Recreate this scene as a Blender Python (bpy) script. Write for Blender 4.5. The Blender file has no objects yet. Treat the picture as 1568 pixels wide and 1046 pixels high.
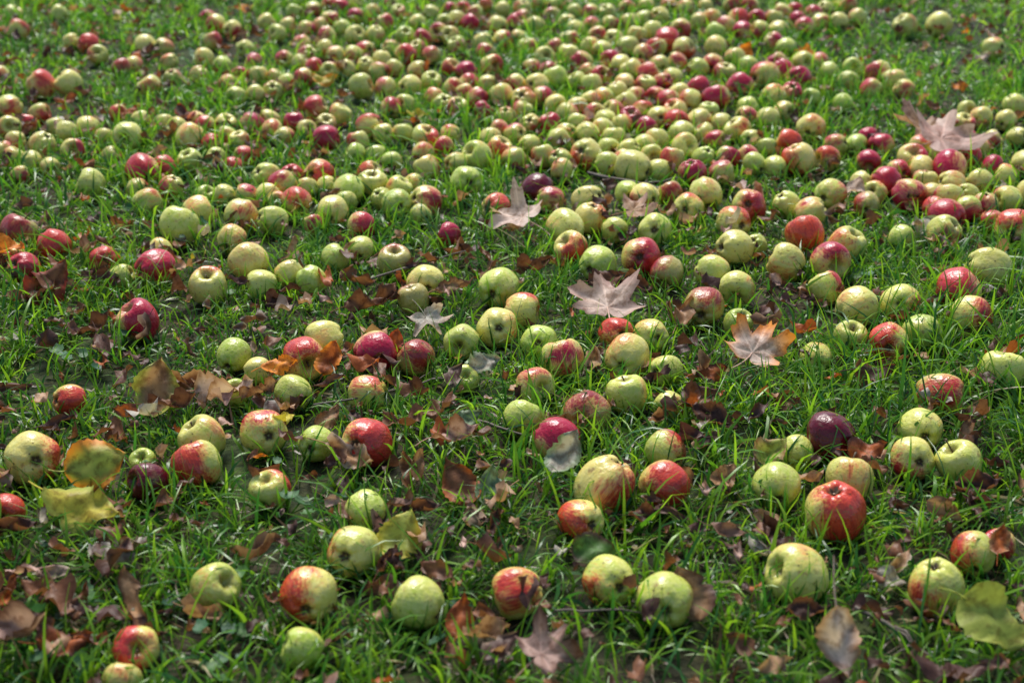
import bpy, math, random
import numpy as np
from mathutils import Vector, Matrix

random.seed(7)
rng = np.random.default_rng(7)
scene = bpy.context.scene
COL = scene.collection

# ------------------------------------------------------------------ survey
CAM_H = 1.0
PITCH = math.radians(23.7)
F = 2178.0
ST, CT = math.sin(PITCH), math.cos(PITCH)

def ground(px, py, z=0.0):
    """survey reading -> position on the ground plane (metres) and its distance"""
    u = (px-784)/F; v = (py-523)/F
    t = (CAM_H-z)/(ST+v*CT)
    return u*t, (CT-v*ST)*t, t

def link(ob, col=None):
    (col or COL).objects.link(ob)
    return ob

# ------------------------------------------------------------------ node helpers
def new_mat(name):
    m = bpy.data.materials.new(name); m.use_nodes = True
    nt = m.node_tree; nt.nodes.clear()
    return m, nt
class NB:
    def __init__(s, nt): s.nt = nt
    def n(s, t, **kw):
        nd = s.nt.nodes.new(t)
        for k, v in kw.items(): setattr(nd, k, v)
        return nd
    def l(s, a, b): s.nt.links.new(a, b)
    def setin(s, sock, v):
        if hasattr(v, 'is_output') or isinstance(v, bpy.types.NodeSocket): s.l(v, sock)
        else: sock.default_value = v
    def math(s, op, a, b=0.0, c=None, clamp=False):
        nd = s.n('ShaderNodeMath', operation=op, use_clamp=clamp)
        s.setin(nd.inputs[0], a); s.setin(nd.inputs[1], b)
        if c is not None: s.setin(nd.inputs[2], c)
        return nd.outputs[0]
    def mix(s, f, a, b, blend='MIX'):
        nd = s.n('ShaderNodeMix', data_type='RGBA', blend_type=blend)
        s.setin(nd.inputs[0], f); s.setin(nd.inputs[6], a); s.setin(nd.inputs[7], b)
        return nd.outputs[2]
    def mr(s, v, a, b, c=0.0, d=1.0, smooth=True):
        nd = s.n('ShaderNodeMapRange', interpolation_type='SMOOTHSTEP' if smooth else 'LINEAR')
        s.setin(nd.inputs[0], v)
        for i, x in enumerate((a, b, c, d)): s.setin(nd.inputs[i+1], x)
        return nd.outputs[0]
    def noise(s, vec, scale, detail=3, rough=0.5):
        nd = s.n('ShaderNodeTexNoise')
        if vec is not None: s.l(vec, nd.inputs['Vector'])
        nd.inputs['Scale'].default_value = scale; nd.inputs['Detail'].default_value = detail
        nd.inputs['Roughness'].default_value = rough
        return nd.outputs['Fac']

# ------------------------------------------------------------------ materials
def apple_skin():
    m, nt = new_mat('apple_skin'); b = NB(nt)
    tc = b.n('ShaderNodeTexCoord'); oi = b.n('ShaderNodeObjectInfo')
    sep = b.n('ShaderNodeSeparateColor'); b.l(oi.outputs['Color'], sep.inputs[0])
    R, G, B = sep.outputs[0], sep.outputs[1], sep.outputs[2]
    A = oi.outputs['Alpha']
    comb = b.n('ShaderNodeCombineXYZ')
    for i, k in enumerate((37.0, 91.0, 53.0)): b.l(b.math('MULTIPLY', oi.outputs['Random'], k), comb.inputs[i])
    pos = b.n('ShaderNodeVectorMath', operation='ADD'); b.l(tc.outputs['Object'], pos.inputs[0]); b.l(comb.outputs[0], pos.inputs[1])
    P = pos.outputs[0]
    sx = b.n('ShaderNodeSeparateXYZ'); b.l(tc.outputs['Object'], sx.inputs[0])
    st = b.n('ShaderNodeMapping'); st.inputs['Scale'].default_value = (11, 11, 1.0)
    b.l(P, st.inputs['Vector'])
    streak = b.noise(st.outputs[0], 1.0, 2, 0.65)
    big = b.noise(P, 1.5, 1)
    med = b.noise(P, 5.0, 3, 0.6)
    v = b.math('MULTIPLY', sx.outputs[0], 0.8)
    v = b.math('ADD', v, b.math('MULTIPLY', b.math('SUBTRACT', big, 0.5), 1.2))
    v = b.math('ADD', v, b.math('MULTIPLY', b.math('SUBTRACT', streak, 0.5), 1.3))
    v = b.math('ADD', v, b.math('MULTIPLY', b.math('SUBTRACT', med, 0.5), 0.35))
    v = b.math('ADD', v, b.math('MULTIPLY', b.math('SUBTRACT', R, 0.5), 2.0))
    mask = b.mr(v, -0.2, 0.75)
    mask = b.math('MULTIPLY', mask, b.mr(R, 0.0, 0.3, 0.25, 1.0))
    base = b.mix(b.math('ADD', G, b.math('MULTIPLY', b.math('SUBTRACT', big, 0.5), 1.0), clamp=True),
                 (0.45, 0.58, 0.062, 1), (0.84, 0.67, 0.17, 1))
    base = b.mix(b.mr(med, 0.35, 0.7), base, b.mix(0.4, base, (0.78, 0.73, 0.30, 1)))
    red = b.mix(B, (0.76, 0.085, 0.028, 1), (0.50, 0.012, 0.05, 1))
    dred = b.mix(b.mr(streak, 0.4, 0.65), red, b.mix(0.5, red, (0.28, 0.006, 0.015, 1)))
    half = b.mix(0.55, base, b.mix(B, (0.90, 0.22, 0.05, 1), (0.80, 0.13, 0.11, 1)))
    col = b.mix(b.mr(mask, 0.0, 0.5, 0, 1, False), base, half)
    col = b.mix(b.mr(mask, 0.42, 0.95, 0, 1, False), col, dred)
    r2 = b.math('ADD', b.math('POWER', sx.outputs[0], 2.0), b.math('POWER', sx.outputs[1], 2.0))
    cav = b.math('MULTIPLY', b.mr(r2, 0.02, 0.22, 1.0, 0.0), b.mr(sx.outputs[2], 0.2, 0.5))
    col = b.mix(b.math('MULTIPLY', cav, 0.7), col, (0.28, 0.25, 0.05, 1))
    cal = b.math('MULTIPLY', b.mr(r2, 0.0, 0.09, 1.0, 0.0), b.mr(sx.outputs[2], -0.3, -0.6))
    col = b.mix(b.math('MULTIPLY', cal, 0.75), col, (0.13, 0.11, 0.035, 1))
    vo = b.n('ShaderNodeTexVoronoi'); vo.inputs['Scale'].default_value = 9.0; b.l(P, vo.inputs['Vector'])
    dots = b.mr(vo.outputs['Distance'], 0.06, 0.12, 0.45, 0.0)
    col = b.mix(dots, col, (0.78, 0.66, 0.33, 1))
    rn = b.noise(P, 2.3, 4, 0.7)
    br = b.mr(rn, 0.585, 0.68, 0.0, 0.7)
    col = b.mix(br, col, b.mix(b.mr(rn, .66, .78), (0.36, 0.17, 0.055, 1), (0.10, 0.045, 0.02, 1)))
    vo2 = b.n('ShaderNodeTexVoronoi'); vo2.inputs['Scale'].default_value = 3.4; b.l(P, vo2.inputs['Vector'])
    sp = b.mr(b.math('ADD', vo2.outputs['Distance'], b.math('MULTIPLY', med, 0.3)), 0.23, 0.29, 0.85, 0.0)
    col = b.mix(sp, col, (0.11, 0.06, 0.025, 1))
    hsv = b.n('ShaderNodeHueSaturation'); b.l(col, hsv.inputs['Color']); b.l(A, hsv.inputs['Value'])
    p = b.n('ShaderNodeBsdfPrincipled')
    b.l(hsv.outputs[0], p.inputs['Base Color'])
    b.l(b.math('ADD', b.mr(med, 0.3, 0.7, 0.24, 0.38), b.math('MULTIPLY', br, .3)), p.inputs['Roughness'])
    p.inputs['Specular IOR Level'].default_value = 0.48
    bp = b.n('ShaderNodeBump'); bp.inputs['Strength'].default_value = 0.14; bp.inputs['Distance'].default_value = 0.02
    b.l(b.noise(tc.outputs['Object'], 4.0, 2, .6), bp.inputs['Height'])
    b.l(bp.outputs[0], p.inputs['Normal'])
    o = b.n('ShaderNodeOutputMaterial'); b.l(p.outputs[0], o.inputs[0])
    return m

def simple_mat(name, c1, c2, scale, rough=0.7):
    m, nt = new_mat(name); b = NB(nt)
    tc = b.n('ShaderNodeTexCoord')
    col = b.mix(b.noise(tc.outputs['Object'], scale, 4), c1, c2)
    p = b.n('ShaderNodeBsdfPrincipled'); b.l(col, p.inputs['Base Color']); p.inputs['Roughness'].default_value = rough
    o = b.n('ShaderNodeOutputMaterial'); b.l(p.outputs[0], o.inputs[0])
    return m

def foliage_mat(name, rough, trans, spotty, nscale, spec=0.5, val=1.5):
    m, nt = new_mat(name); b = NB(nt)
    at = b.n('ShaderNodeAttribute', attribute_name='tint')
    p = b.n('ShaderNodeBsdfPrincipled'); p.inputs['Roughness'].default_value = rough
    p.inputs['Specular IOR Level'].default_value = spec
    if spotty > 0:
        tc = b.n('ShaderNodeTexCoord')
        nz = b.noise(tc.outputs['Object'], nscale, 4, 0.65)
        dark = b.mix(1.0, at.outputs['Color'], (0.42, 0.30, 0.22, 1), 'MULTIPLY')
        col = b.mix(b.mr(nz, 0.46, 0.66, 0.0, spotty), at.outputs['Color'], dark)
        bp = b.n('ShaderNodeBump'); bp.inputs['Strength'].default_value = 0.5; bp.inputs['Distance'].default_value = 0.003
        b.l(nz, bp.inputs['Height']); b.l(bp.outputs[0], p.inputs['Normal'])
    else:
        col = at.outputs['Color']
    b.l(col, p.inputs['Base Color'])
    t = b.n('ShaderNodeBsdfTranslucent')
    b.l(b.mix(1.0, col, (val*1.05, val, val*.6, 1), 'MULTIPLY'), t.inputs['Color'])
    mx = b.n('ShaderNodeMixShader'); mx.inputs[0].default_value = trans
    b.l(p.outputs[0], mx.inputs[1]); b.l(t.outputs[0], mx.inputs[2])
    o = b.n('ShaderNodeOutputMaterial'); b.l(mx.outputs[0], o.inputs[0])
    return m

MAT_SKIN = apple_skin()
MAT_STEM = simple_mat('apple_stem_calyx', (0.05, 0.03, 0.015, 1), (0.14, 0.09, 0.04, 1), 6.0)
MAT_GRASS = foliage_mat('grass_blades', 0.33, 0.40, 0.0, 10.0, 0.42, 1.7)
MAT_LEAF = foliage_mat('leaf_dry', 0.5, 0.22, 0.7, 70.0, .32)
MAT_LEAFH = foliage_mat('leaf_dry_large', 0.52, 0.25, 0.7, 5.5, .28)
MAT_WEED = foliage_mat('weed_leaf', 0.5, 0.25, 0.3, 60.0, .3)
MAT_TWIG = simple_mat('twig_bark', (0.05, 0.035, 0.025, 1), (0.2, 0.16, 0.12, 1), 60.0)

# ------------------------------------------------------------------ apples
def catmull(pts, n):
    pts = [pts[0]]+pts+[pts[-1]]
    out = []
    for i in range(1, len(pts)-2):
        p0, p1, p2, p3 = [np.array(p) for p in pts[i-1:i+3]]
        for k in range(n):
            t = k/n
            out.append(0.5*((2*p1)+(-p0+p2)*t+(2*p0-5*p1+4*p2-p3)*t*t+(-p0+3*p1-3*p2+p3)*t**3))
    out.append(np.array(pts[-2]))
    return out

def make_apple_mesh(idx):
    r = random.Random(100+idx)
    hgt = r.uniform(0.92, 1.08); con = r.uniform(-0.03, 0.15)
    prof = [(0, .50), (.07, .52), (.15, .61), (.26, .74), (.43, .84), (.63, .82), (.83, .65), (.955, .38), (1., .08),
            (.975, -.22), (.87, -.50), (.70, -.72), (.50, -.84), (.34, -.865), (.21, -.81), (.12, -.74), (0, -.71)]
    prof = catmull(prof, 2)
    SEG = 48
    lob = r.uniform(0.008, 0.035); ph = r.uniform(0, 6.28)
    l2 = r.uniform(0.0, 0.04); ph2 = r.uniform(0, 6.28)
    verts = [(0, 0, prof[0][1]*hgt)]
    for (pr, pz) in prof[1:-1]:
        k = (1-pz)/2
        for j in range(SEG):
            a = 2*math.pi*j/SEG
            f = 1+lob*(0.3+1.4*k)*math.cos(5*a+ph)+l2*math.cos(2*a+ph2)+0.012*math.cos(3*a+ph2*2)
            rad = max(0.0, pr)*f*(1+con*(pz-0.1)*0.8)
            z = pz*hgt + (0.035*math.cos(5*a+ph)*(-1 if pz < 0 else 0.6) if 0.15 < pr < 0.7 and abs(pz) > 0.6 else 0) + l2*rad*math.cos(a+ph2)*1.6
            verts.append((rad*math.cos(a), rad*math.sin(a), z))
    verts.append((0, 0, prof[-1][1]*hgt))
    faces = []; nr = len(prof)-2
    for j in range(SEG): faces.append((0, 1+j, 1+(j+1) % SEG))
    for i in range(nr-1):
        for j in range(SEG):
            a = 1+i*SEG+j; b_ = 1+i*SEG+(j+1) % SEG
            faces.append((a, a+SEG, b_+SEG, b_))
    last = len(verts)-1
    for j in range(SEG):
        a = 1+(nr-1)*SEG+j; b_ = 1+(nr-1)*SEG+(j+1) % SEG
        faces.append((a, last, b_))
    mi = [0]*len(faces)
    if r.random() < 0.75:
        L = r.uniform(0.35, 0.75); bend = r.uniform(-.35, .35); ba = r.uniform(0, 6.28)
        base = len(verts); n = 7
        for i in range(5):
            t = i/4; c = (bend*t*t*math.cos(ba), bend*t*t*math.sin(ba), 0.46*hgt+L*t)
            rr = 0.045*(1.2-0.6*t) + (0.03 if i == 4 else 0)
            for j in range(n):
                a = 6.283*j/n; verts.append((c[0]+rr*math.cos(a), c[1]+rr*math.sin(a), c[2]))
        for i in range(4):
            for j in range(n):
                faces.append((base+i*n+j, base+i*n+(j+1) % n, base+(i+1)*n+(j+1) % n, base+(i+1)*n+j)); mi.append(1)
        faces.append(tuple(base+4*n+j for j in range(n))); mi.append(1)
    for s in range(5):
        a = 6.283*s/5+r.uniform(-.2, .2); ln = r.uniform(0.14, 0.24)
        zb = -0.72*hgt
        base = len(verts)
        ca, sa = math.cos(a), math.sin(a); px, py = -sa, ca
        for (d, w, dz) in ((0.03, 0.05, 0.02), (ln*0.55, 0.065, -0.09), (ln, 0.012, -0.13-r.uniform(0, .06))):
            verts.append((ca*d+px*w, sa*d+py*w, zb+dz)); verts.append((ca*d-px*w, sa*d-py*w, zb+dz))
        faces.append((base, base+1, base+3, base+2)); mi.append(1)
        faces.append((base+2, base+3, base+5, base+4)); mi.append(1)
    me = bpy.data.meshes.new('apple_mesh')
    me.from_pydata([tuple(map(float, v)) for v in verts], [], faces); me.update()
    me.materials.append(MAT_SKIN); me.materials.append(MAT_STEM)
    me.polygons.foreach_set('material_index', mi)
    me.polygons.foreach_set('use_smooth', [True]*len(faces))
    return me
APPLES = [make_apple_mesh(i) for i in range(16)]

TYPES = {'G': (0.05, 0.15, 0.2, 1.0), 'Y': (0.21, 0.58, 0.2, 1.0), 'M': (0.43, 0.55, 0.35, 1.0), 'O': (0.52, 0.85, 0.05, 1.0),
         'N': (0.41, 0.6, 0.7, 1.0), 'R': (0.76, 0.6, 0.45, 1.0), 'P': (0.88, 0.5, 1.0, 1.0), 'B': (0.45, 0.95, 0.3, 0.62), 'K': (1.1, 0.5, 1.0, 0.28)}

DATA = """
208 993 72 R l;187 1043 60 Y;463 993 65 G;642 925 80 G;472 913 88 O l;327 900 73 Y;541 845 80 Y c;561 785 64 G
793 906 78 M l;933 891 78 Y;1018 921 86 Y cr;1221 880 90 Y;1433 897 86 M ul;1490 848 64 M l;1530 835 50 R
1279 783 90 R r;1190 745 72 G;1301 735 72 Y;1398 703 68 N cf;1470 709 68 G;1410 658 66 G;1439 605 66 M;1270 672 78 K
1222 693 52 G;1016 744 78 R f;926 743 90 O r;1020 691 64 M r;890 797 66 O f;1535 570 70 G;50 702 82 O cr;10 783 56 R
303 713 72 R l;310 672 68 Y u;405 663 70 M cu;414 750 62 M;228 738 60 K;218 708 42 G;484 680 56 G c;561 678 74 R r
800 643 60 G;850 673 70 P;898 634 70 B c;961 605 62 Y;1024 622 46 Y;1018 569 50 G;960 548 70 Y c;997 515 54 Y;944 512 52 R u
860 550 66 N u;826 525 56 G;818 592 60 N;573 541 66 P r;637 549 58 B;564 603 56 N;450 602 54 G;465 549 68 O;497 519 60 Y
394 568 42 Y;357 545 52 G;106 613 50 R;214 492 62 P u;230 600 46 G;360 603 44 G;707 524 54 G;712 580 44 G;762 502 64 Y cr
799 476 54 O;763 441 58 G c;652 434 56 Y c;633 459 48 B;1077 471 62 B;1128 441 54 Y r;1130 496 44 G;1090 416 52 Y
1022 416 50 B;981 393 58 R c;914 405 54 G c;875 380 52 O;867 351 56 Y c;905 334 50 O;940 352 40 G;1003 353 52 G c
1054 320 48 Y c;1080 298 50 Y u;1147 316 52 R r;1124 341 50 M c;1124 380 56 Y;1158 375 32 G;1233 361 60 O f;1204 403 58 Y
1270 401 60 N u;1295 378 58 Y;1266 443 52 N;1312 471 62 Y u;1379 465 62 N c;1467 444 68 R l;1512 413 66 Y;1486 487 64 N
1412 510 56 G;1360 524 60 R lc;1302 516 50 G;1250 549 46 G c;1553 349 58 M;1445 356 50 M;1379 366 40 G;1450 332 54 P
1480 322 42 P;1509 314 42 N;1391 298 50 P;1356 277 46 P;1327 314 40 B;1271 298 48 N;1242 326 48 Y u;1204 313 42 Y
1222 244 52 O;1268 243 42 O;1398 244 50 R;1450 257 52 P;1420 280 38 N;1453 282 44 Y;1449 303 46 M;1500 280 42 M
1540 272 38 M;1543 306 42 N;1575 300 42 N;1570 250 42 N;319 440 56 O u;238 411 58 P u;160 400 46 R;82 376 54 R u
36 412 50 P;28 356 54 B;18 390 42 O;186 425 38 G;246 385 38 Y;274 346 60 G;302 326 48 Y;369 330 50 Y;355 368 46 Y
382 403 60 Y u;401 436 46 G;442 420 42 Y;477 430 46 G;417 338 44 N;450 309 46 M;432 284 46 P;484 268 48 R cf;411 270 44 Y
447 270 40 R;358 257 36 R;509 325 48 Y;553 348 46 R r;512 396 44 G;552 383 40 G;604 402 52 B;608 313 48 G c;651 308 48 N r
653 257 42 O;578 284 48 Y;537 292 46 G;604 288 42 Y;714 279 50 G c;730 240 48 G;759 319 44 O;688 361 42 P;222 262 50 R f
262 289 38 N;292 248 40 G;225 312 46 Y;212 290 34 N;139 282 48 G;65 221 46 Y;111 231 38 R;196 209 50 Y;249 259 38 R
291 211 46 Y;324 220 34 R;272 197 36 Y;134 197 38 Y;104 203 38 Y;500 212 44 P;566 193 44 R;548 219 36 O;651 211 44 R
648 235 36 Y;573 238 36 G;547 237 36 G;600 248 34 G;823 289 48 K;843 306 40 N;886 238 52 O;971 256 54 Y;926 250 40 G
929 228 36 G;834 240 38 M;787 243 38 Y;764 228 40 O;788 205 36 N;900 307 46 Y;961 296 38 G;988 303 44 N;1026 298 40 B
1060 265 46 P;1105 266 40 N;1047 225 44 Y u;1045 203 40 N;1093 151 48 P;1132 133 44 P;1170 116 48 R;1130 199 46 Y
1120 240 38 P;1160 252 36 G;1184 149 42 Y;1223 120 40 P;1214 144 38 P;1242 196 46 Y;1208 217 38 O;1174 226 32 G
1020 62 42 R;1386 40 38 Y;1437 38 40 Y;1523 74 36 N;1553 161 38 Y;1475 190 38 N;1502 180 36 N;1350 222 40 P;1330 211 36 P
1330 246 38 P;1345 112 40 N;1368 124 38 Y;1305 105 34 G;1300 125 36 G;1333 137 34 N;1384 138 36 N;1290 158 34 G;1285 222 36 M
1306 222 34 G;552 132 44 Y;64 130 44 O;105 128 44 Y;229 133 40 Y;14 165 42 Y;15 195 38 M;24 216 34 N;48 247 34 Y;388 189 38 P
410 185 34 N;483 165 40 N;520 175 38 Y;450 189 36 P;417 198 36 Y;366 147 34 G;0 118 34 N;345 190 34 Y;315 193 34 M
28 47 34 R;20 22 30 N;90 22 30 N;135 68 34 R;150 85 32 N;110 65 30 Y;225 70 34 Y;247 72 30 Y;332 38 32 R;318 28 28 P
355 45 30 N;375 75 30 Y;325 63 30 R;408 35 28 Y;425 52 30 Y;440 40 28 N;462 67 30 N;470 85 32 N;450 20 28 G;452 4 26 G
497 75 30 Y;515 85 32 N;500 55 30 N;505 30 28 N;543 55 32 Y;523 42 28 G;575 55 30 N;560 77 32 M;585 92 32 Y;600 75 30 N
622 84 36 R;640 110 34 Y;627 132 36 Y;590 135 36 N;660 125 34 Y;620 55 30 G;648 60 30 N;672 50 30 N;690 55 30 Y;700 30 28 N
720 35 28 P;727 20 28 N;708 16 28 R;660 85 30 N;690 105 32 N;715 110 34 P;752 100 36 R;745 82 32 N;700 70 30 G;740 65 32 Y
770 62 32 N;766 40 34 R;787 38 34 R;792 60 30 N;800 28 28 N;820 40 30 Y;845 25 28 N;800 12 28 N;808 75 32 N;833 88 34 Y
850 75 32 N;870 85 34 Y;890 95 36 P;872 62 32 N;880 45 30 Y;905 72 34 Y;922 78 34 N;935 92 34 P;915 55 32 N;940 60 32 Y
960 72 34 N;975 55 32 Y;985 84 34 N;1005 74 34 M;1000 48 32 Y;1010 25 30 Y;985 30 30 N;965 35 30 Y;950 100 34 N;970 108 36 Y
990 112 36 N;1012 100 34 Y;1035 97 34 N;1047 75 38 O;1043 45 34 R;1070 33 30 Y;1090 30 30 Y;1095 50 32 G;1097 72 34 Y
1112 38 32 N;1140 30 34 R;1137 48 32 P;1157 30 32 P;1165 48 32 N;1177 30 30 N;1197 20 30 N;1192 47 32 Y;1184 64 32 N
1217 18 28 P;1233 42 34 N;1222 30 28 P;1246 22 28 N;1257 35 30 Y;1283 35 32 N;1263 14 28 Y;1300 8 26 N;1312 27 28 N
1204 72 32 G;1150 8 26 N;1120 8 26 N;1050 12 28 N;1080 10 26 Y;1025 8 26 N;990 8 26 Y;960 12 26 N;930 20 28 Y;905 20 28 N
880 18 26 Y;850 8 26 R;825 8 24 N;770 15 26 N;745 8 26 N;905 40 30 N;935 38 30 N;868 35 28 Y;1190 98 36 P;1145 100 34 G
1200 108 36 P;1230 95 34 Y;1090 100 36 P;1110 112 36 N;1070 105 34 G;1125 90 34 N;1070 135 38 P;1060 155 38 N;1040 145 36 Y
1020 155 38 R;1035 170 38 O;1045 185 40 R;1010 180 38 N;1005 215 40 Y;1025 245 40 N;1000 240 40 Y;985 225 38 Y;960 230 38 Y
990 195 38 P;965 180 36 P;985 170 36 O;1000 150 36 R;980 150 36 N;960 160 36 Y;940 170 36 N;950 190 36 Y;930 185 36 N
910 175 36 N;920 200 38 Y;940 210 38 N;900 205 38 Y;885 190 36 N;870 175 36 N;885 165 36 Y;905 155 34 N;925 150 34 Y
945 140 34 N;965 130 34 Y;985 130 34 N;1010 128 34 P;1030 120 34 N;905 130 34 G;920 118 34 R;900 112 32 N;880 125 34 Y
855 120 40 G;850 160 36 Y;830 150 36 R;822 130 38 O;803 152 40 O;768 147 40 Y;790 130 34 N;840 110 34 N;815 105 32 P
800 170 34 N;775 180 34 N;840 190 36 P;855 215 38 Y;870 205 36 M;815 190 34 N;810 222 36 Y;765 200 36 N;750 215 36 Y
730 150 34 P;712 145 34 R;695 135 34 N;680 160 34 Y;700 165 34 N;740 170 34 P;665 150 32 N;745 130 32 Y;720 128 32 R
955 245 36 M;905 228 36 N;870 245 38 N;860 262 34 Y;1010 262 38 Y;1075 205 36 N;1062 185 38 Y;1078 240 36 G;1085 172 34 G
1105 190 34 Y;1150 215 36 Y;1145 165 36 G;1170 180 38 Y;1150 180 34 N;1200 170 34 Y;1095 215 34 N;1240 150 32 G
305 115 30 N;312 90 32 Y;265 120 30 N;185 105 30 B;205 100 28 N;260 95 28 Y;370 118 32 P;395 118 32 N;420 120 30 Y
440 130 32 Y;465 120 32 P;460 98 30 N;480 105 32 R;505 110 32 Y;530 105 30 N;415 140 34 N;390 145 32 Y;350 130 32 Y
340 100 30 G;390 95 28 N;435 90 28 N;580 110 32 N;605 105 30 Y;560 100 30 Y;540 85 30 N;640 75 28 Y;490 40 28 Y;470 45 28 P
545 25 26 N;570 20 26 Y;590 35 28 N;610 20 26 N;640 35 28 Y;660 20 26 N;680 35 28 N;690 15 26 P;600 5 24 N;545 5 24 Y
505 8 26 R;520 10 26 P;480 15 26 N;500 190 34 Y;470 200 34 N;435 210 34 M;350 210 34 Y;365 215 34 Y;375 240 34 N;330 240 32 Y
620 160 32 G;600 165 32 N;590 205 34 Y;615 205 32 G;680 225 34 N;690 205 32 Y;700 250 36 Y;60 175 34 R;85 195 32 G;40 190 34 N
160 210 32 N;170 240 32 B;75 255 32 Y;30 270 32 N;250 190 32 Y;215 185 32 Y;180 175 30 N;300 185 32 O;20 240 34 Y
5 230 34 N;1255 95 30 N;1270 110 30 G;1410 225 38 N;1440 235 36 Y;1480 215 38 P;1520 215 34 N;1485 240 38 P;1520 255 34 P
1480 300 38 N;1430 320 38 M;1410 260 38 Y;1380 262 36 P;1340 295 36 Y;1320 280 34 Y;1480 170 34 G;1540 185 34 Y;1500 225 34 N
1430 300 34 Y;1520 340 36 M;1560 210 34 Y;1185 255 34 G;1140 240 34 N;645 330 34 G;530 310 36 G;480 345 32 N;500 285 32 Y
585 305 34 G;565 265 34 M;630 285 34 Y;430 310 32 M;380 300 34 N;345 300 34 Y;320 300 32 G;400 300 36 Y;470 290 34 Y
"""
apples = []
for tok in DATA.replace('\n', ';').split(';'):
    p = tok.split()
    if len(p) < 4: continue
    px, py, d = float(p[0]), float(p[1]), float(p[2])
    r = 0.03
    for _ in range(3):
        x, y, t = ground(px, py, r*0.9)
        r = d*t/F/2
    if py < 260: r *= .95
    r = min(r, 0.047)
    apples.append([x, y, r*0.9, r, p[3], p[4] if len(p) > 4 else ''])
def outside(x, y):
    if y < 0.6: return False
    half = 0.36*(y+0.35)+0.12
    return abs(x) > half or y > 5.75 or y < 1.15
cnt = 0
while cnt < 420:
    x = random.uniform(-5, 5); y = random.uniform(0.7, 9.5)
    if not outside(x, y): continue
    if random.random() > (0.25 if y < 2 else 0.5 if y < 3 else 0.9): continue
    r = random.uniform(0.026, 0.038)
    if any((a[0]-x)**2+(a[1]-y)**2 < (r+a[3])**2 for a in apples): continue
    apples.append([x, y, r*0.9, r, random.choice('GGYYYYMNNORP'), '']); cnt += 1
A = np.array([[a[0], a[1], a[2], a[3]] for a in apples])
for it in range(40):
    d = A[:, None, :2]-A[None, :, :2]
    dist = np.sqrt((d**2).sum(2))+1e-9
    mn = (A[:, None, 3]+A[None, :, 3])*0.95
    ov = np.where(dist < mn, mn-dist, 0); np.fill_diagonal(ov, 0)
    A[:, :2] += (d/dist[..., None]*ov[..., None]*0.35).sum(1)
apple_col = bpy.data.collections.new('apples'); COL.children.link(apple_col)
DIRS = {'l': Vector((-1, -.3, 0)), 'r': Vector((1, -.3, 0)), 'u': Vector((0, -.2, 1)), 'f': Vector((0, -1, .2))}
for i, (a, q) in enumerate(zip(apples, A)):
    ob = bpy.data.objects.new('apple', APPLES[(i*7+random.randrange(3)) % 16]); link(ob, apple_col)
    ob.location = (q[0], q[1], q[2])
    fl = a[5]
    if 'c' in fl:
        ax = -Vector((random.uniform(-.6, .6), -1, random.uniform(-.1, .45))).normalized()
    else:
        ax = Vector((random.gauss(0, .8), random.gauss(0.25, .8), random.gauss(0.25, .7)))
        if ax.length < .1: ax = Vector((0, 0, 1))
        ax.normalize()
    bd = None
    for k in fl:
        if k in DIRS: bd = (bd or Vector((0, 0, 0)))+DIRS[k]
    if bd is None:
        bd = Vector((random.gauss(0, .7), random.gauss(-.1, .6), random.gauss(.35, .6)))
    bx = (bd-ax*bd.dot(ax))
    if bx.length < 1e-3: bx = ax.orthogonal()
    bx.normalize(); by = ax.cross(bx)
    M = Matrix((bx, by, ax)).transposed()
    ob.rotation_euler = M.to_euler()
    s = q[3]*random.uniform(0.98, 1.04); ob.scale = (s, s, s*random.uniform(0.95, 1.1))
    T = TYPES[a[4]]
    ob.color = (T[0]+random.uniform(-.10, .12), T[1]+random.uniform(-.25, .25), min(1, max(0, T[2]+random.uniform(-.3, .3))), T[3]*random.uniform(.85, 1.05))

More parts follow.
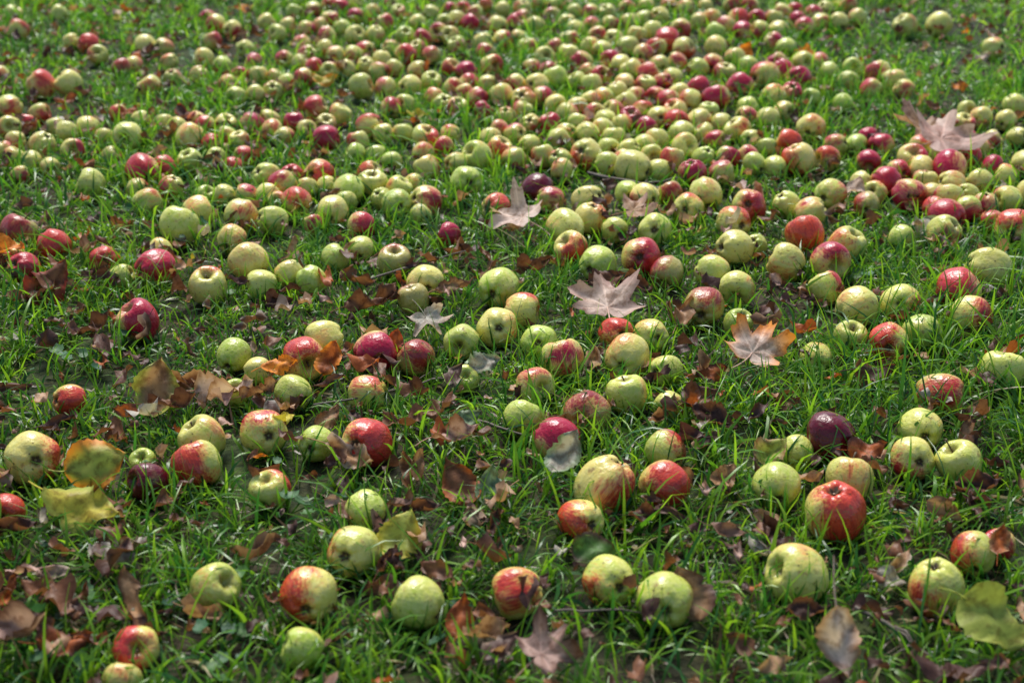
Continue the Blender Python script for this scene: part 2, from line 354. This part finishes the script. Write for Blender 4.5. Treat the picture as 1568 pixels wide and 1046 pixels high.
# ------------------------------------------------------------------ leaves
MAPLE = [(0,1.0),(6,.84),(12,.87),(16,.70),(21,.56),(27,.48),(32,.60),(37,.80),(41,.80),(48,.98),(54,.79),(60,.80),(65,.62),(72,.50),(80,.45),
         (88,.54),(95,.62),(103,.74),(112,.54),(121,.52),(132,.41),(145,.37),(160,.30),(172,.2),(180,.08)]
def leaf_maple(curl, seed, nr=8, na=150):
    r = random.Random(seed)
    mk = lambda: ([math.radians(a)*r.uniform(.985, 1.015) for a, l in MAPLE], [l*r.uniform(.93, 1.07) for a, l in MAPLE])
    pr, pl = mk(), mk()
    lob = [0, .84, -.84, 1.8, -1.8]
    vs = [(0, 0, 0)]; vein = [1.0]; edge = [0.0]
    p1, p2, p3 = r.uniform(0, 6.28), r.uniform(0, 6.28), r.uniform(0, 6.28)
    for i in range(1, nr+1):
        t = (i/nr)
        for j in range(na):
            th = -math.pi+2*math.pi*j/na
            R = float(np.interp(abs(th), *(pr if th > 0 else pl)))
            R2 = R*t+(.45*t*(1-t))*(1-R)*.5
            x = R2*math.cos(th); y = R2*math.sin(th)
            vd = min(abs(th-a) for a in lob)
            z = curl*(R2**2)*(0.5+0.5*math.sin(2*th+p1)) + 0.055*math.sin(6*x+p2)*math.sin(5*y+p3)+curl*1.4*max(0, R2-.4)*math.cos(5*th+p1)+.10*R2*min(vd, .4)/.4
            vs.append((x, y, z))
            vein.append(1.0 if vd*R2 < 0.022 else 0.0); edge.append(t*(.55+.45*R))
    fs = [(0, 1+j, 1+(j+1) % na) for j in range(na)]
    for i in range(nr-1):
        for j in range(na):
            a = 1+i*na+j; b = 1+i*na+(j+1) % na
            fs.append((a, a+na, b+na, b))
    base = len(vs); L = r.uniform(.6, 1.0); bz = r.uniform(-.1, .25); by = r.uniform(-.3, .3)
    for i in range(6):
        t = i/5
        for k in range(4):
            a = k*math.pi/2; rr = .016
            vs.append((-L*t, by*t*t+rr*math.cos(a), bz*t+rr*math.sin(a))); vein.append(1.0); edge.append(0)
    for i in range(5):
        for k in range(4):
            fs.append((base+i*4+k, base+i*4+(k+1) % 4, base+i*4+4+(k+1) % 4, base+i*4+4+k))
    return vs, fs, vein, edge

def leaf_ovate(curl, seed, nl=18, nw=10, width=.34, fold=.3, roll=0.0, rough=.04, petiole=True, petl=0):
    r = random.Random(seed)
    p1, p2, p3 = r.uniform(0, 6.28), r.uniform(0, 6.28), r.uniform(0, 6.28)
    as1, as2 = r.uniform(.85, 1.1), r.uniform(.85, 1.1)
    notch = {(r.choice((-1, 1)), r.randrange(2, nl-1)): r.uniform(.55, .85) for _ in range(r.randrange(0, 4))}
    vs = []; vein = []; edge = []
    for i in range(nl+1):
        s = i/nl
        w0 = width*(math.sin(math.pi*min(1, s**0.78))**0.75+0.01)
        w0 *= 1+(0.05 if i % 2 else -0.03)+.06*math.sin(5*s+p1)
        for j in range(nw+1):
            q = -1+2*j/nw
            sd = 1 if q > 0 else -1
            w = w0*(as1 if q > 0 else as2)*(notch.get((sd, i), 1) if abs(q) > .7 else 1)
            y = q*w; x = s-0.5-0.08*abs(q)
            z = fold*abs(y)+rough*math.sin(9*x+p1)*math.sin(11*y+p2)+rough*1.5*q*q*math.sin(8*s+p3+q)+rough*.35*math.sin(s*7*6.28+abs(q)*5)*abs(q)
            if roll:
                rl_ = roll*(1+.4*math.sin(3*s+p2))
                a = y*rl_/width; y = math.sin(a)*width/rl_; z += (1-math.cos(a))*width/rl_
            z += curl*x*x*1.2+curl*.5*x*y*math.sin(p3)*3
            y += .12*x*x*math.sin(p1)
            vs.append((x, y, z))
            side = (abs(q)*2.2+s*7) % 1.0
            vein.append(1.0 if abs(q) < 0.12 else (0.35 if side < 0.2 else 0.0)); edge.append(abs(q))
    fs = []
    for i in range(nl):
        for j in range(nw):
            a = i*(nw+1)+j; fs.append((a, a+1, a+nw+2, a+nw+1))
    if petiole:
        base = len(vs); L = petl or r.uniform(.25, .5); by = r.uniform(-.15, .15)
        for i in range(4):
            t = i/3
            for k in range(3):
                a = k*2.094; rr = .013
                vs.append((-.5-L*t, by*t*t+rr*math.cos(a), curl*.3+rr*math.sin(a)+.05*t)); vein.append(1.0); edge.append(0)
        for i in range(3):
            for k in range(3):
                fs.append((base+i*3+k, base+i*3+(k+1) % 3, base+i*3+3+(k+1) % 3, base+i*3+3+k))
    return vs, fs, vein, edge

def set_tint(me, cols):
    at = me.color_attributes.new('tint', 'FLOAT_COLOR', 'POINT')
    at.data.foreach_set('color', np.asarray(cols, dtype=np.float32).ravel())

def tint_leaf(vein, edge, c, cedge, seed, veinc=1.5):
    r = random.Random(seed); out = []
    c = np.array(c); ce = np.array(cedge)
    for v, e in zip(vein, edge):
        k = max(0, min(1, (e-.45)*2.2))
        q = c*(1-k)+ce*k
        q = q*(1+(veinc-1)*v)*r.uniform(.94, 1.06)
        out.append((*np.clip(q, 0, .9), 1))
    return out

PALE = (.64, .47, .38); PINK = (.50, .31, .25); GREY = (.42, .38, .31); BRN = (.20, .085, .04); DBR = (.080, .036, .027)
RUST = (.40, .11, .03); ORG = (.80, .27, .03); YEL = (.54, .46, .06); GYL = (.36, .40, .07); TEAL = (.20, .28, .16); GRN = (.08, .17, .035)
RED = (.34, .045, .025); TAN = (.40, .23, .12)
HERO = [
 (930,470,78,'m',PALE,PINK,95,24,.3,.058),(800,334,60,'m',PALE,PALE,150,16,.4,.055),(1152,540,70,'m',PALE,ORG,60,28,.35,.055),
 (1440,215,80,'m',PINK,PALE,20,20,.3,.06),(970,322,46,'m',TAN,PINK,10,14,.4,.045),(1285,990,105,'o',PALE,TAN,-85,50,.3,.055),
 (652,486,46,'m',GREY,PALE,-60,30,.6,.05),(828,1000,70,'m',PINK,DBR,40,25,.6,.045),(1420,195,54,'m',TAN,PINK,130,8,.4,.055),
 (432,557,54,'o',ORG,ORG,10,35,.2,.06),(152,706,92,'r',GYL,ORG,20,55,.3,.055),(618,814,82,'r',GYL,YEL,70,45,.2,.045),
 (138,780,110,'o',YEL,GYL,-15,35,.5,.04),(80,430,84,'o',BRN,RED,60,50,.4,.05),(868,692,78,'o',GREY,TEAL,60,45,.4,.06),
 (750,740,62,'o',TEAL,TEAL,80,50,.3,.04),(700,737,84,'o',BRN,RUST,120,45,.5,.04),(640,712,56,'c',TAN,BRN,80,40,.6,.04),
 (707,940,70,'o',RUST,RUST,80,45,.5,.035),(1050,905,86,'r',TAN,DBR,110,50,.4,.04),(205,915,100,'c',TAN,DBR,110,35,.6,.04),
 (30,965,110,'c',PINK,DBR,10,25,.5,.04),(105,985,80,'o',RUST,DBR,20,20,.5,.03),(1182,820,70,'c',DBR,DBR,110,30,.5,.03),
 (1110,728,50,'o',TAN,TAN,50,40,.4,.035),(1072,612,64,'o',BRN,DBR,30,30,.5,.035),(1090,572,56,'o',RUST,DBR,20,30,.5,.03),
 (1530,958,120,'o',GYL,GYL,-35,30,.2,.05),(1478,662,56,'c',TAN,BRN,70,40,.6,.03),(1338,572,64,'o',DBR,BRN,10,30,.6,.03),
 (1330,690,60,'o',RUST,DBR,10,25,.5,.035),(1140,82,42,'o',ORG,ORG,60,40,.3,.04),(500,122,38,'o',YEL,ORG,0,30,.3,.04),
 (640,178,32,'o',YEL,YEL,0,20,.3,.03),(1225,508,50,'o',TEAL,TEAL,10,18,.2,.04),(18,382,48,'o',ORG,ORG,0,20,.4,.05),
 (1243,86,36,'o',ORG,ORG,0,20,.4,.04),(240,590,90,'o',TAN,GYL,85,55,.3,.045),(300,590,70,'c',BRN,TAN,0,15,.3,.03),
 (508,547,56,'o',RUST,ORG,70,50,.3,.05),(605,522,44,'o',RUST,RED,80,55,.3,.05),(540,703,76,'c',TAN,PALE,-25,25,.5,.03),
 (628,600,70,'c',BRN,DBR,-20,20,.5,.03),(915,842,70,'r',GRN,DBR,-10,35,.3,.04),(700,668,74,'c',PINK,BRN,20,25,.5,.04),
 (717,640,46,'o',TEAL,TEAL,20,40,.3,.04),(745,557,50,'o',GREY,TEAL,20,40,.3,.04),(910,552,46,'c',TAN,PALE,80,30,.5,.035),
 (1240,935,70,'c',DBR,BRN,10,25,.5,.03),(750,970,70,'c',TAN,TAN,15,20,.5,.03),(125,920,60,'c',BRN,DBR,80,40,.5,.03),
 (15,905,56,'c',RUST,BRN,80,35,.5,.03),(25,810,70,'c',DBR,BRN,20,30,.5,.03),(1500,745,70,'c',DBR,BRN,10,25,.4,.03),
 (1530,825,50,'o',RUST,TAN,70,40,.4,.05),(1380,860,60,'c',TAN,GREY,50,30,.4,.03),(1365,887,46,'o',GREY,GREY,-20,30,.3,.03),
 (1185,690,60,'o',GYL,TAN,40,40,.4,.04),(320,250,44,'o',GRN,BRN,160,20,.3,.04),(430,465,40,'c',DBR,DBR,10,20,.4,.03),
 (350,600,90,'c',PALE,TAN,5,12,.4,.035),(290,585,50,'o',BRN,GREY,30,30,.4,.03),(1420,345,50,'o',GREY,TEAL,40,30,.3,.03),
 (1310,285,40,'o',PALE,PALE,60,30,.4,.04),(590,455,60,'c',BRN,DBR,60,35,.5,.04),(700,440,60,'c',TAN,DBR,20,30,.5,.04),
 (930,430,60,'o',BRN,DBR,20,30,.4,.03),(1050,480,60,'c',TAN,BRN,60,30,.4,.035),(1110,650,50,'c',DBR,BRN,-40,20,.5,.03),
 (1505,88,30,'o',PALE,GREY,20,30,.4,.03),(1470,135,30,'o',ORG,RUST,20,30,.4,.03),(1290,5,36,'o',YEL,YEL,10,10,.3,.03),
 (280,175,44,'o',DBR,RED,130,20,.3,.04),(200,170,34,'o',RUST,RED,30,20,.3,.04),(105,155,34,'o',RUST,BRN,30,20,.3,.04),
 (520,100,34,'o',BRN,DBR,30,20,.3,.04),(375,12,30,'o',ORG,RUST,30,20,.3,.04),(790,350,40,'c',TAN,PALE,30,20,.3,.03),
 (560,470,60,'c',BRN,DBR,20,25,.5,.035),(505,640,56,'c',TAN,BRN,60,35,.5,.035),(625,720,60,'c',BRN,TAN,100,40,.5,.035),
 (1010,640,40,'c',BRN,TAN,30,30,.5,.03),(820,410,60,'c',BRN,DBR,30,30,.5,.035),(980,440,50,'c',DBR,BRN,-30,30,.5,.03),
 (270,620,70,'c',BRN,DBR,10,20,.4,.035),(150,500,60,'c',BRN,DBR,50,20,.4,.035),(400,600,60,'c',TAN,BRN,30,25,.4,.035),
 (1210,620,40,'c',BRN,DBR,30,20,.4,.03),(590,860,50,'c',BRN,DBR,70,20,.4,.03),(990,790,50,'c',DBR,BRN,10,20,.4,.03),
 (650,780,60,'c',DBR,BRN,10,30,.4,.035),(1090,640,60,'c',DBR,BRN,-30,30,.4,.035),(760,800,46,'c',DBR,BRN,80,30,.4,.03),
]
heroes = []
for i, (px, py, sz, kind, c, ce, hd, tilt, curl, z) in enumerate(HERO):
    x, y, t = ground(px, py, z)
    size = sz*t/F
    if kind == 'm': vs, fs, ve, ed = leaf_maple(curl, 500+i)
    elif kind == 'r': vs, fs, ve, ed = leaf_ovate(curl, 500+i, width=.44, fold=random.uniform(-.1, .25), rough=.06)
    elif kind == 'o': vs, fs, ve, ed = leaf_ovate(curl*1.5, 500+i, width=random.uniform(.3, .38), fold=random.uniform(-.2, .6), rough=.08, petl=(.8 if sz == 105 else 0))
    else: vs, fs, ve, ed = leaf_ovate(curl*1.3, 500+i, width=random.uniform(.26, .36), fold=.2, roll=random.uniform(1.0, 2.0), rough=.10)
    me = bpy.data.meshes.new('leaf_mesh'); me.from_pydata(vs, [], fs); me.update()
    me.polygons.foreach_set('use_smooth', [True]*len(fs))
    set_tint(me, tint_leaf(ve, ed, c, ce, i, 1.3)); me.materials.append(MAT_LEAFH)
    nm = 'maple_leaf' if kind == 'm' else ('curled_dry_leaf' if kind == 'c' else 'fallen_leaf')
    ob = bpy.data.objects.new(nm, me); link(ob)
    M = Matrix.Translation((x, y, z)) @ Matrix.Rotation(math.radians(tilt), 4, 'X') @ Matrix.Rotation(random.uniform(-.2, .2), 4, 'Y') @ Matrix.Rotation(math.radians(hd), 4, 'Z') @ Matrix.Scale(size, 4)
    ob.matrix_world = M
    heroes.append((x, y, z, size*(.9 if kind == 'm' else .5)))

def inst(vs, M):
    a = np.c_[np.array(vs), np.ones(len(vs))]
    return (np.array(M) @ a.T).T[:, :3]

def near_apple(x, y, k=0.8):
    d = (A[:, 0]-x)**2+(A[:, 1]-y)**2
    return bool((d < (A[:, 3]*k)**2).any())

PAL = [DBR]*8+[BRN]*7+[(.13, .06, .04)]*5+[TAN]*3+[GREY, (.26, .19, .14), (.3, .21, .15), RUST, (.24, .13, .09), PINK]
def merged(name, items, mat):
    V = []; Fc = []; C = []; o = 0
    for vs, fs, cols in items:
        V.append(vs); C.append(cols); Fc.extend([tuple(k+o for k in f) for f in fs]); o += len(vs)
    V = np.vstack(V); me = bpy.data.meshes.new(name)
    me.from_pydata(V.tolist(), [], Fc); me.update()
    me.polygons.foreach_set('use_smooth', [True]*len(Fc))
    set_tint(me, np.vstack(C)); me.materials.append(mat)
    return link(bpy.data.objects.new(name, me))

protos = [leaf_ovate(random.uniform(.1, 1.1), 900+k, 7, 4, random.uniform(.22, .38), random.uniform(-.2, .3), random.choice([0, .9, 1.5]), .1, k % 2 == 0) for k in range(18)]
items = []
k = 0
while k < 5200:
    y = random.uniform(.9, 7.5); hw = .42*(y+.3)+.5
    x = random.uniform(-hw, hw)
    left = 1.0 if x < -.12*y else .55
    if y < 2.2: left = max(left, .8)
    if random.random() > left: continue
    if near_apple(x, y): continue
    vs, fs, ve, ed = random.choice(protos)
    s = random.choice([random.uniform(.012, .03), random.uniform(.025, .058)])
    c = random.choice(PAL); ce = random.choice(PAL) if random.random() < .4 else c
    if random.random() < .010: c = ce = random.choice([ORG, YEL])
    z = random.uniform(.010, .036)+s*.15
    M = Matrix.Translation((x, y, z)) @ Matrix.Rotation(random.uniform(0, 6.28), 4, 'Z') @ Matrix.Rotation(random.gauss(0, .6), 4, 'X') @ Matrix.Rotation(random.gauss(0, .45), 4, 'Y') @ Matrix.Scale(s, 4)
    items.append((inst(vs, M), fs, np.array(tint_leaf(ve, ed, c, ce, k, 1.3)))); k += 1
merged('leaf_litter', items, MAT_LEAF)

def round_leaf(seed):
    r = random.Random(seed); n = 14; vs = [(0, 0, 0)]
    for ring in (.55, 1.0):
        for j in range(n):
            th = -math.pi+6.283*(j+.5)/n
            R = (1-.55*max(0, (abs(th)-2.4)/.74))*(1+(.09 if j % 2 else -.07)*ring)*ring
            vs.append((R*math.cos(th), R*math.sin(th), .3*R*R*(1 if j % 2 else .6)+r.uniform(-.06, .06)))
    fs = [(0, 1+j, 1+(j+1) % n) for j in range(n)]+[(1+j, 1+n+j, 1+n+(j+1) % n, 1+(j+1) % n) for j in range(n)]
    ve = [1]+[.3 if j % 2 else 0 for j in range(n)]*2; ed = [0]*(2*n+1)
    return vs, fs, ve, ed
rl = [round_leaf(k) for k in range(6)]
items = []
spots = []
for (px, py, n, sp) in [(490,775,7,.05),(100,975,9,.07),(375,1015,9,.08),(160,545,8,.07),(230,352,14,.10),(60,560,6,.08),(400,765,6,.05),
                        (600,1020,4,.07),(230,930,4,.06),(640,400,7,.1),(80,1010,5,.06),(350,990,5,.05)]:
    x, y, t = ground(px, py); spots.append((x, y, n, sp))
for k in range(40):
    y = random.uniform(1.6, 6.5); hw = .42*(y+.3)+.4; spots.append((random.uniform(-hw, hw), y, random.randint(3, 8), random.uniform(.05, .12)))
for (cx, cy, n, sp) in spots:
    for j in range(n):
        x = cx+random.gauss(0, sp*.6); y = cy+random.gauss(0, sp*.6)
        if near_apple(x, y, 1.0): continue
        vs, fs, ve, ed = random.choice(rl); s = random.uniform(.006, .014)
        c = random.choice([(.05, .15, .06), (.07, .17, .04), (.04, .11, .05), (.08, .17, .07)])
        M = Matrix.Translation((x, y, random.uniform(.015, .035))) @ Matrix.Rotation(random.uniform(0, 6.28), 4, 'Z') @ Matrix.Rotation(random.gauss(0, .5), 4, 'X') @ Matrix.Scale(s, 4)
        items.append((inst(vs, M), fs, np.array(tint_leaf(ve, ed, c, c, j, 1.25))))
merged('ground_ivy', items, MAT_WEED)

def twig(p, hd, L, r0, seed):
    r = random.Random(seed); vs = []; fs = []; n = 6; m = 12
    def tube(o, h, L, r0):
        base = len(vs); x, y, z = o; hh = h; pts = []
        for i in range(m):
            pts.append((x, y, z))
            hh += r.gauss(0, .13); x += math.cos(hh)*L/m; y += math.sin(hh)*L/m; z += r.gauss(0, .0015)
            rr = r0*(1-.6*i/m)*(1.35 if i in (4, 8) else 1)
            for k in range(n):
                a = 6.283*k/n; vs.append((pts[-1][0]-math.sin(hh)*rr*math.cos(a), pts[-1][1]+math.cos(hh)*rr*math.cos(a), pts[-1][2]+rr*math.sin(a)))
        for i in range(m-1):
            for k in range(n): fs.append((base+i*n+k, base+i*n+(k+1) % n, base+(i+1)*n+(k+1) % n, base+(i+1)*n+k))
        return pts, hh
    pts, hh = tube(p, hd, L, r0)
    tube(pts[5], hd+.7, L*.4, r0*.6); tube(pts[8], hd-.6, L*.25, r0*.5)
    me = bpy.data.meshes.new('twig'); me.from_pydata(vs, [], fs); me.update(); me.materials.append(MAT_TWIG)
    me.polygons.foreach_set('use_smooth', [True]*len(fs))
    link(bpy.data.objects.new('twig', me))
for i, (px, py, hd, L, r0) in enumerate([(405,205,-1.0,.42,.0035),(700,640,-.5,.2,.0025),(1310,930,-1.1,.12,.003),(850,935,-.1,.12,.0015),(480,620,.3,.3,.0018),
        (1040,560,.8,.2,.002),(900,265,-.6,.35,.004),(1170,880,1.3,.12,.002),(560,430,.4,.25,.0025)]):
    x, y, t = ground(px, py, .028); twig((x, y, .028), hd, L, r0, i)

# ------------------------------------------------------------------ grass
def fnoise(x, y, f, seed):
    r = np.random.default_rng(seed); o = np.zeros_like(x)
    for i in range(7):
        a = r.uniform(0, 6.28); k = f*r.uniform(.6, 1.8); o += np.sin(k*(x*np.cos(a)+y*np.sin(a))+r.uniform(0, 6.28))
    return o/7*1.6

def roots(x0, x1, y0, y1, dens, keep):
    nt = int((x1-x0)*(y1-y0)*dens/9)
    cx = rng.uniform(x0, x1, nt); cy = rng.uniform(y0, y1, nt)
    m = keep(cx, cy); cx, cy = cx[m], cy[m]
    n = 9; X = np.repeat(cx, n); Y = np.repeat(cy, n)
    dx = rng.normal(0, .013, X.size); dy = rng.normal(0, .013, X.size)
    hd = np.arctan2(dy, dx)+rng.normal(0, .9, X.size)
    hs = np.repeat(rng.uniform(.6, 1.45, cx.size), n)
    return X+dx, Y+dy, hd, hs
infr = lambda x, y: np.abs(x) < .40*(y+.35)+.25
z1 = roots(-2.2, 2.2, .85, 2.9, 12000, lambda x, y: infr(x, y))
z2 = roots(-3.2, 3.2, 2.9, 4.3, 7500, lambda x, y: infr(x, y))
z3 = roots(-4, 4, 4.3, 7.2, 4200, lambda x, y: infr(x, y))
z4 = roots(-7, 7, .2, 13, 600, lambda x, y: ~(infr(x, y) & (y < 7.2) & (y > .85)))
Z = (z1, z2, z3, z4)
X, Y, HD, HS = [np.concatenate([z[k] for z in Z]) for k in range(4)]
ZN = np.concatenate([np.full(z[0].size, i) for i, z in enumerate(Z)])
bare = fnoise(X, Y, 9, 3)+.4*fnoise(X, Y, 30, 4)
keep = (bare > -.42) | (rng.random(X.size) < .3)
for q in A:
    near = np.abs(X-q[0]) < q[3]*.7
    idx = np.nonzero(near)[0]
    keep[idx[(X[idx]-q[0])**2+(Y[idx]-q[1])**2 < (q[3]*.6)**2]] = False
X, Y, HD, HS, ZN = [v[keep] for v in (X, Y, HD, HS, ZN)]
N = X.size
hn = fnoise(X, Y, 5, 5)
L = rng.uniform(.03, .070, N)*HS*(1+.4*hn)
long_ = rng.random(N) < .10; L[long_] *= 1.5
dry = rng.random(N) < (.14-.05*hn)
L[dry] *= .8
Wd = (rng.uniform(.0009, .0024, N)+(rng.random(N) < .2)*.0007)*np.array([1, 1.15, 1.5, 2.6])[ZN]
a0 = np.abs(rng.normal(0, .35, N)); a1 = np.abs(rng.normal(.9, .6, N)); a0[dry] += .7
LV = 5
S = np.arange(LV)/(LV-1)
P = np.zeros((N, LV, 3)); P[:, 0, 0] = X; P[:, 0, 1] = Y
hd = HD.copy(); tw = rng.normal(0, .25, N)
for i in range(1, LV):
    al = np.minimum(a0+a1*S[i]*1.3, 2.1); sg = L/(LV-1); hd = hd+tw
    P[:, i, 0] = P[:, i-1, 0]+sg*np.sin(al)*np.cos(hd)
    P[:, i, 1] = P[:, i-1, 1]+sg*np.sin(al)*np.sin(hd)
    P[:, i, 2] = P[:, i-1, 2]+sg*np.cos(al)
P[:, 1:, 2] = np.maximum(P[:, 1:, 2], .003)
for (x, y, z, s) in heroes:
    idx = np.nonzero((X-x)**2+(Y-y)**2 < (s*1.3)**2)[0]
    if idx.size:
        sub = P[idx]; ins = (sub[..., 0]-x)**2+(sub[..., 1]-y)**2 < (s*.85)**2
        lim = z-.008+np.zeros_like(sub[..., 2]); sub[..., 2] = np.where(ins, np.minimum(sub[..., 2], lim), sub[..., 2]); P[idx] = sub
for q in A:
    idx = np.nonzero((np.abs(X-q[0]) < .14) & (np.abs(Y-q[1]) < .14))[0]
    if not idx.size: continue
    sub = P[idx]; d = sub-np.array([q[0], q[1], q[2]])
    dist = np.sqrt((d**2).sum(2))+1e-6; rr = q[3]*1.05
    ins = dist < rr
    sub = np.where(ins[..., None], np.array([q[0], q[1], q[2]])+d/dist[..., None]*rr, sub)
    P[idx] = sub
P[:, :, 2] = np.maximum(P[:, :, 2], -.004)
wa = HD+math.pi/2+rng.normal(0, .5, N)
wv = np.stack([np.cos(wa), np.sin(wa), rng.normal(0, .35, N)], 1)
prof = np.array([.8, 1, .9, .6, .06])
off = wv[:, None, :]*(Wd[:, None]*prof[None])[..., None]
V = np.stack([P-off, P+off], 2).reshape(-1, 3)
base = (np.arange(N)*LV*2)[:, None]
q = np.array([[2*i, 2*i+1, 2*i+3, 2*i+2] for i in range(LV-1)]).ravel()
Fi = (base+q[None]).ravel().astype(np.int32)
nf = N*(LV-1)
me = bpy.data.meshes.new('grass')
me.vertices.add(V.shape[0]); me.vertices.foreach_set('co', V.astype(np.float32).ravel())
me.loops.add(Fi.size); me.loops.foreach_set('vertex_index', Fi)
me.polygons.add(nf); me.polygons.foreach_set('loop_start', np.arange(nf, dtype=np.int32)*4)
me.update(calc_edges=True)
me.polygons.foreach_set('use_smooth', np.ones(nf, dtype=bool))
g1 = np.array([.085, .235, .014]); g2 = np.array([.27, .47, .028]); g3 = np.array([.032, .125, .020]); st = np.array([.38, .31, .15]); sb = np.array([.14, .085, .04])
u = (rng.random(N)**1.4)[:, None]; cn = (fnoise(X, Y, 6, 8)*.6+.5).clip(0, 1)[:, None]
c = g1*(1-u)+g2*u
c = c*(.55+.45*cn)+g3*(.45*(1-cn))
dk = rng.random(N)[:, None] < .27; c = np.where(dk, g3, c)
c *= 1+.3*np.clip((Y-2.2)/2.5, 0, 1)[:, None]     # far blades lightened: the light they catch is painted into their tint
c = np.where(dry[:, None], np.where(rng.random(N)[:, None] < .3, st, sb), c)
c *= rng.uniform(.8, 1.2, N)[:, None]
lev = np.array([.5, .8, 1, 1.05, 1.1])  # root-to-tip tint: shade low between the blades is painted in as darker roots
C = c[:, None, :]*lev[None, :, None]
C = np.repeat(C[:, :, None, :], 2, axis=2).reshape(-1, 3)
C = np.c_[C, np.ones(C.shape[0])]
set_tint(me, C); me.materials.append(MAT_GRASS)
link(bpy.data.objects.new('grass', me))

# ------------------------------------------------------------------ ground
def ground_mat():
    m, nt = new_mat('orchard_soil'); b = NB(nt)
    tc = b.n('ShaderNodeTexCoord'); P_ = tc.outputs['Object']
    n1 = b.noise(P_, 3.0, 2, .6); n2 = b.noise(P_, 40, 3, .65)
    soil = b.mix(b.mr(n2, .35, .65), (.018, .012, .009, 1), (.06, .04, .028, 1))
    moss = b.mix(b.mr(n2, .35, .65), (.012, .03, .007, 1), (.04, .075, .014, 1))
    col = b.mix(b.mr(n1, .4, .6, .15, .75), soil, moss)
    p = b.n('ShaderNodeBsdfPrincipled'); b.l(col, p.inputs['Base Color']); p.inputs['Roughness'].default_value = .9; p.inputs['Specular IOR Level'].default_value = .2
    bp = b.n('ShaderNodeBump'); bp.inputs['Distance'].default_value = .01; b.l(n2, bp.inputs['Height']); b.l(bp.outputs[0], p.inputs['Normal'])
    o = b.n('ShaderNodeOutputMaterial'); b.l(p.outputs[0], o.inputs[0])
    return m
xs = np.concatenate([np.array([-300, -100, -40, -15]), np.linspace(-8, 8, 161), np.array([15, 40, 100, 300])])
ys = np.concatenate([np.array([-300, -100, -30, -8]), np.linspace(-2, 12, 141), np.array([20, 50, 120, 400])])
GX, GY = np.meshgrid(xs, ys)
GZ = -.004+.003*fnoise(GX, GY, 18, 11)
nx, ny = len(xs), len(ys)
fs = [(j*nx+i, j*nx+i+1, (j+1)*nx+i+1, (j+1)*nx+i) for j in range(ny-1) for i in range(nx-1)]
gm = bpy.data.meshes.new('ground'); gm.from_pydata(np.c_[GX.ravel(), GY.ravel(), GZ.ravel()].tolist(), [], fs); gm.update()
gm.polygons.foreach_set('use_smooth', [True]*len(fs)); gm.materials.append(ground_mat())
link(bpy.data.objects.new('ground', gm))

# ------------------------------------------------------------------ light
w = bpy.data.worlds.new('World'); scene.world = w; w.use_nodes = True
nt = w.node_tree; nt.nodes.clear()
sky = nt.nodes.new('ShaderNodeTexSky'); sky.sky_type = 'NISHITA'; sky.sun_disc = False
EL, AZ = math.radians(54), math.radians(-10)
sky.sun_elevation = EL; sky.sun_rotation = AZ
bg = nt.nodes.new('ShaderNodeBackground'); bg.inputs[1].default_value = .15
wo = nt.nodes.new('ShaderNodeOutputWorld')
nt.links.new(sky.outputs[0], bg.inputs[0]); nt.links.new(bg.outputs[0], wo.inputs[0])
sd = bpy.data.lights.new('sun', 'SUN'); sd.energy = 5.0; sd.angle = math.radians(26); sd.color = (1, .97, .91)
so = link(bpy.data.objects.new('sun', sd))
d = Vector((math.sin(AZ)*math.cos(EL), math.cos(AZ)*math.cos(EL), math.sin(EL)))
so.rotation_euler = d.to_track_quat('Z', 'Y').to_euler(); so.location = d*10
print('BLADES', N, 'APPLES', len(apples))

# ------------------------------------------------------------------ camera
cd = bpy.data.cameras.new('camera'); cd.lens = 50; cd.sensor_width = 36; cd.clip_start = .02; cd.clip_end = 1000
cd.dof.use_dof = True; cd.dof.focus_distance = 2.3; cd.dof.aperture_fstop = 4.5
co = link(bpy.data.objects.new('camera', cd)); co.location = (0, 0, CAM_H); co.rotation_euler = (math.pi/2-PITCH, 0, 0)
scene.camera = co
scene.view_settings.view_transform = 'Standard'; scene.view_settings.look = 'None'; scene.view_settings.exposure = 0
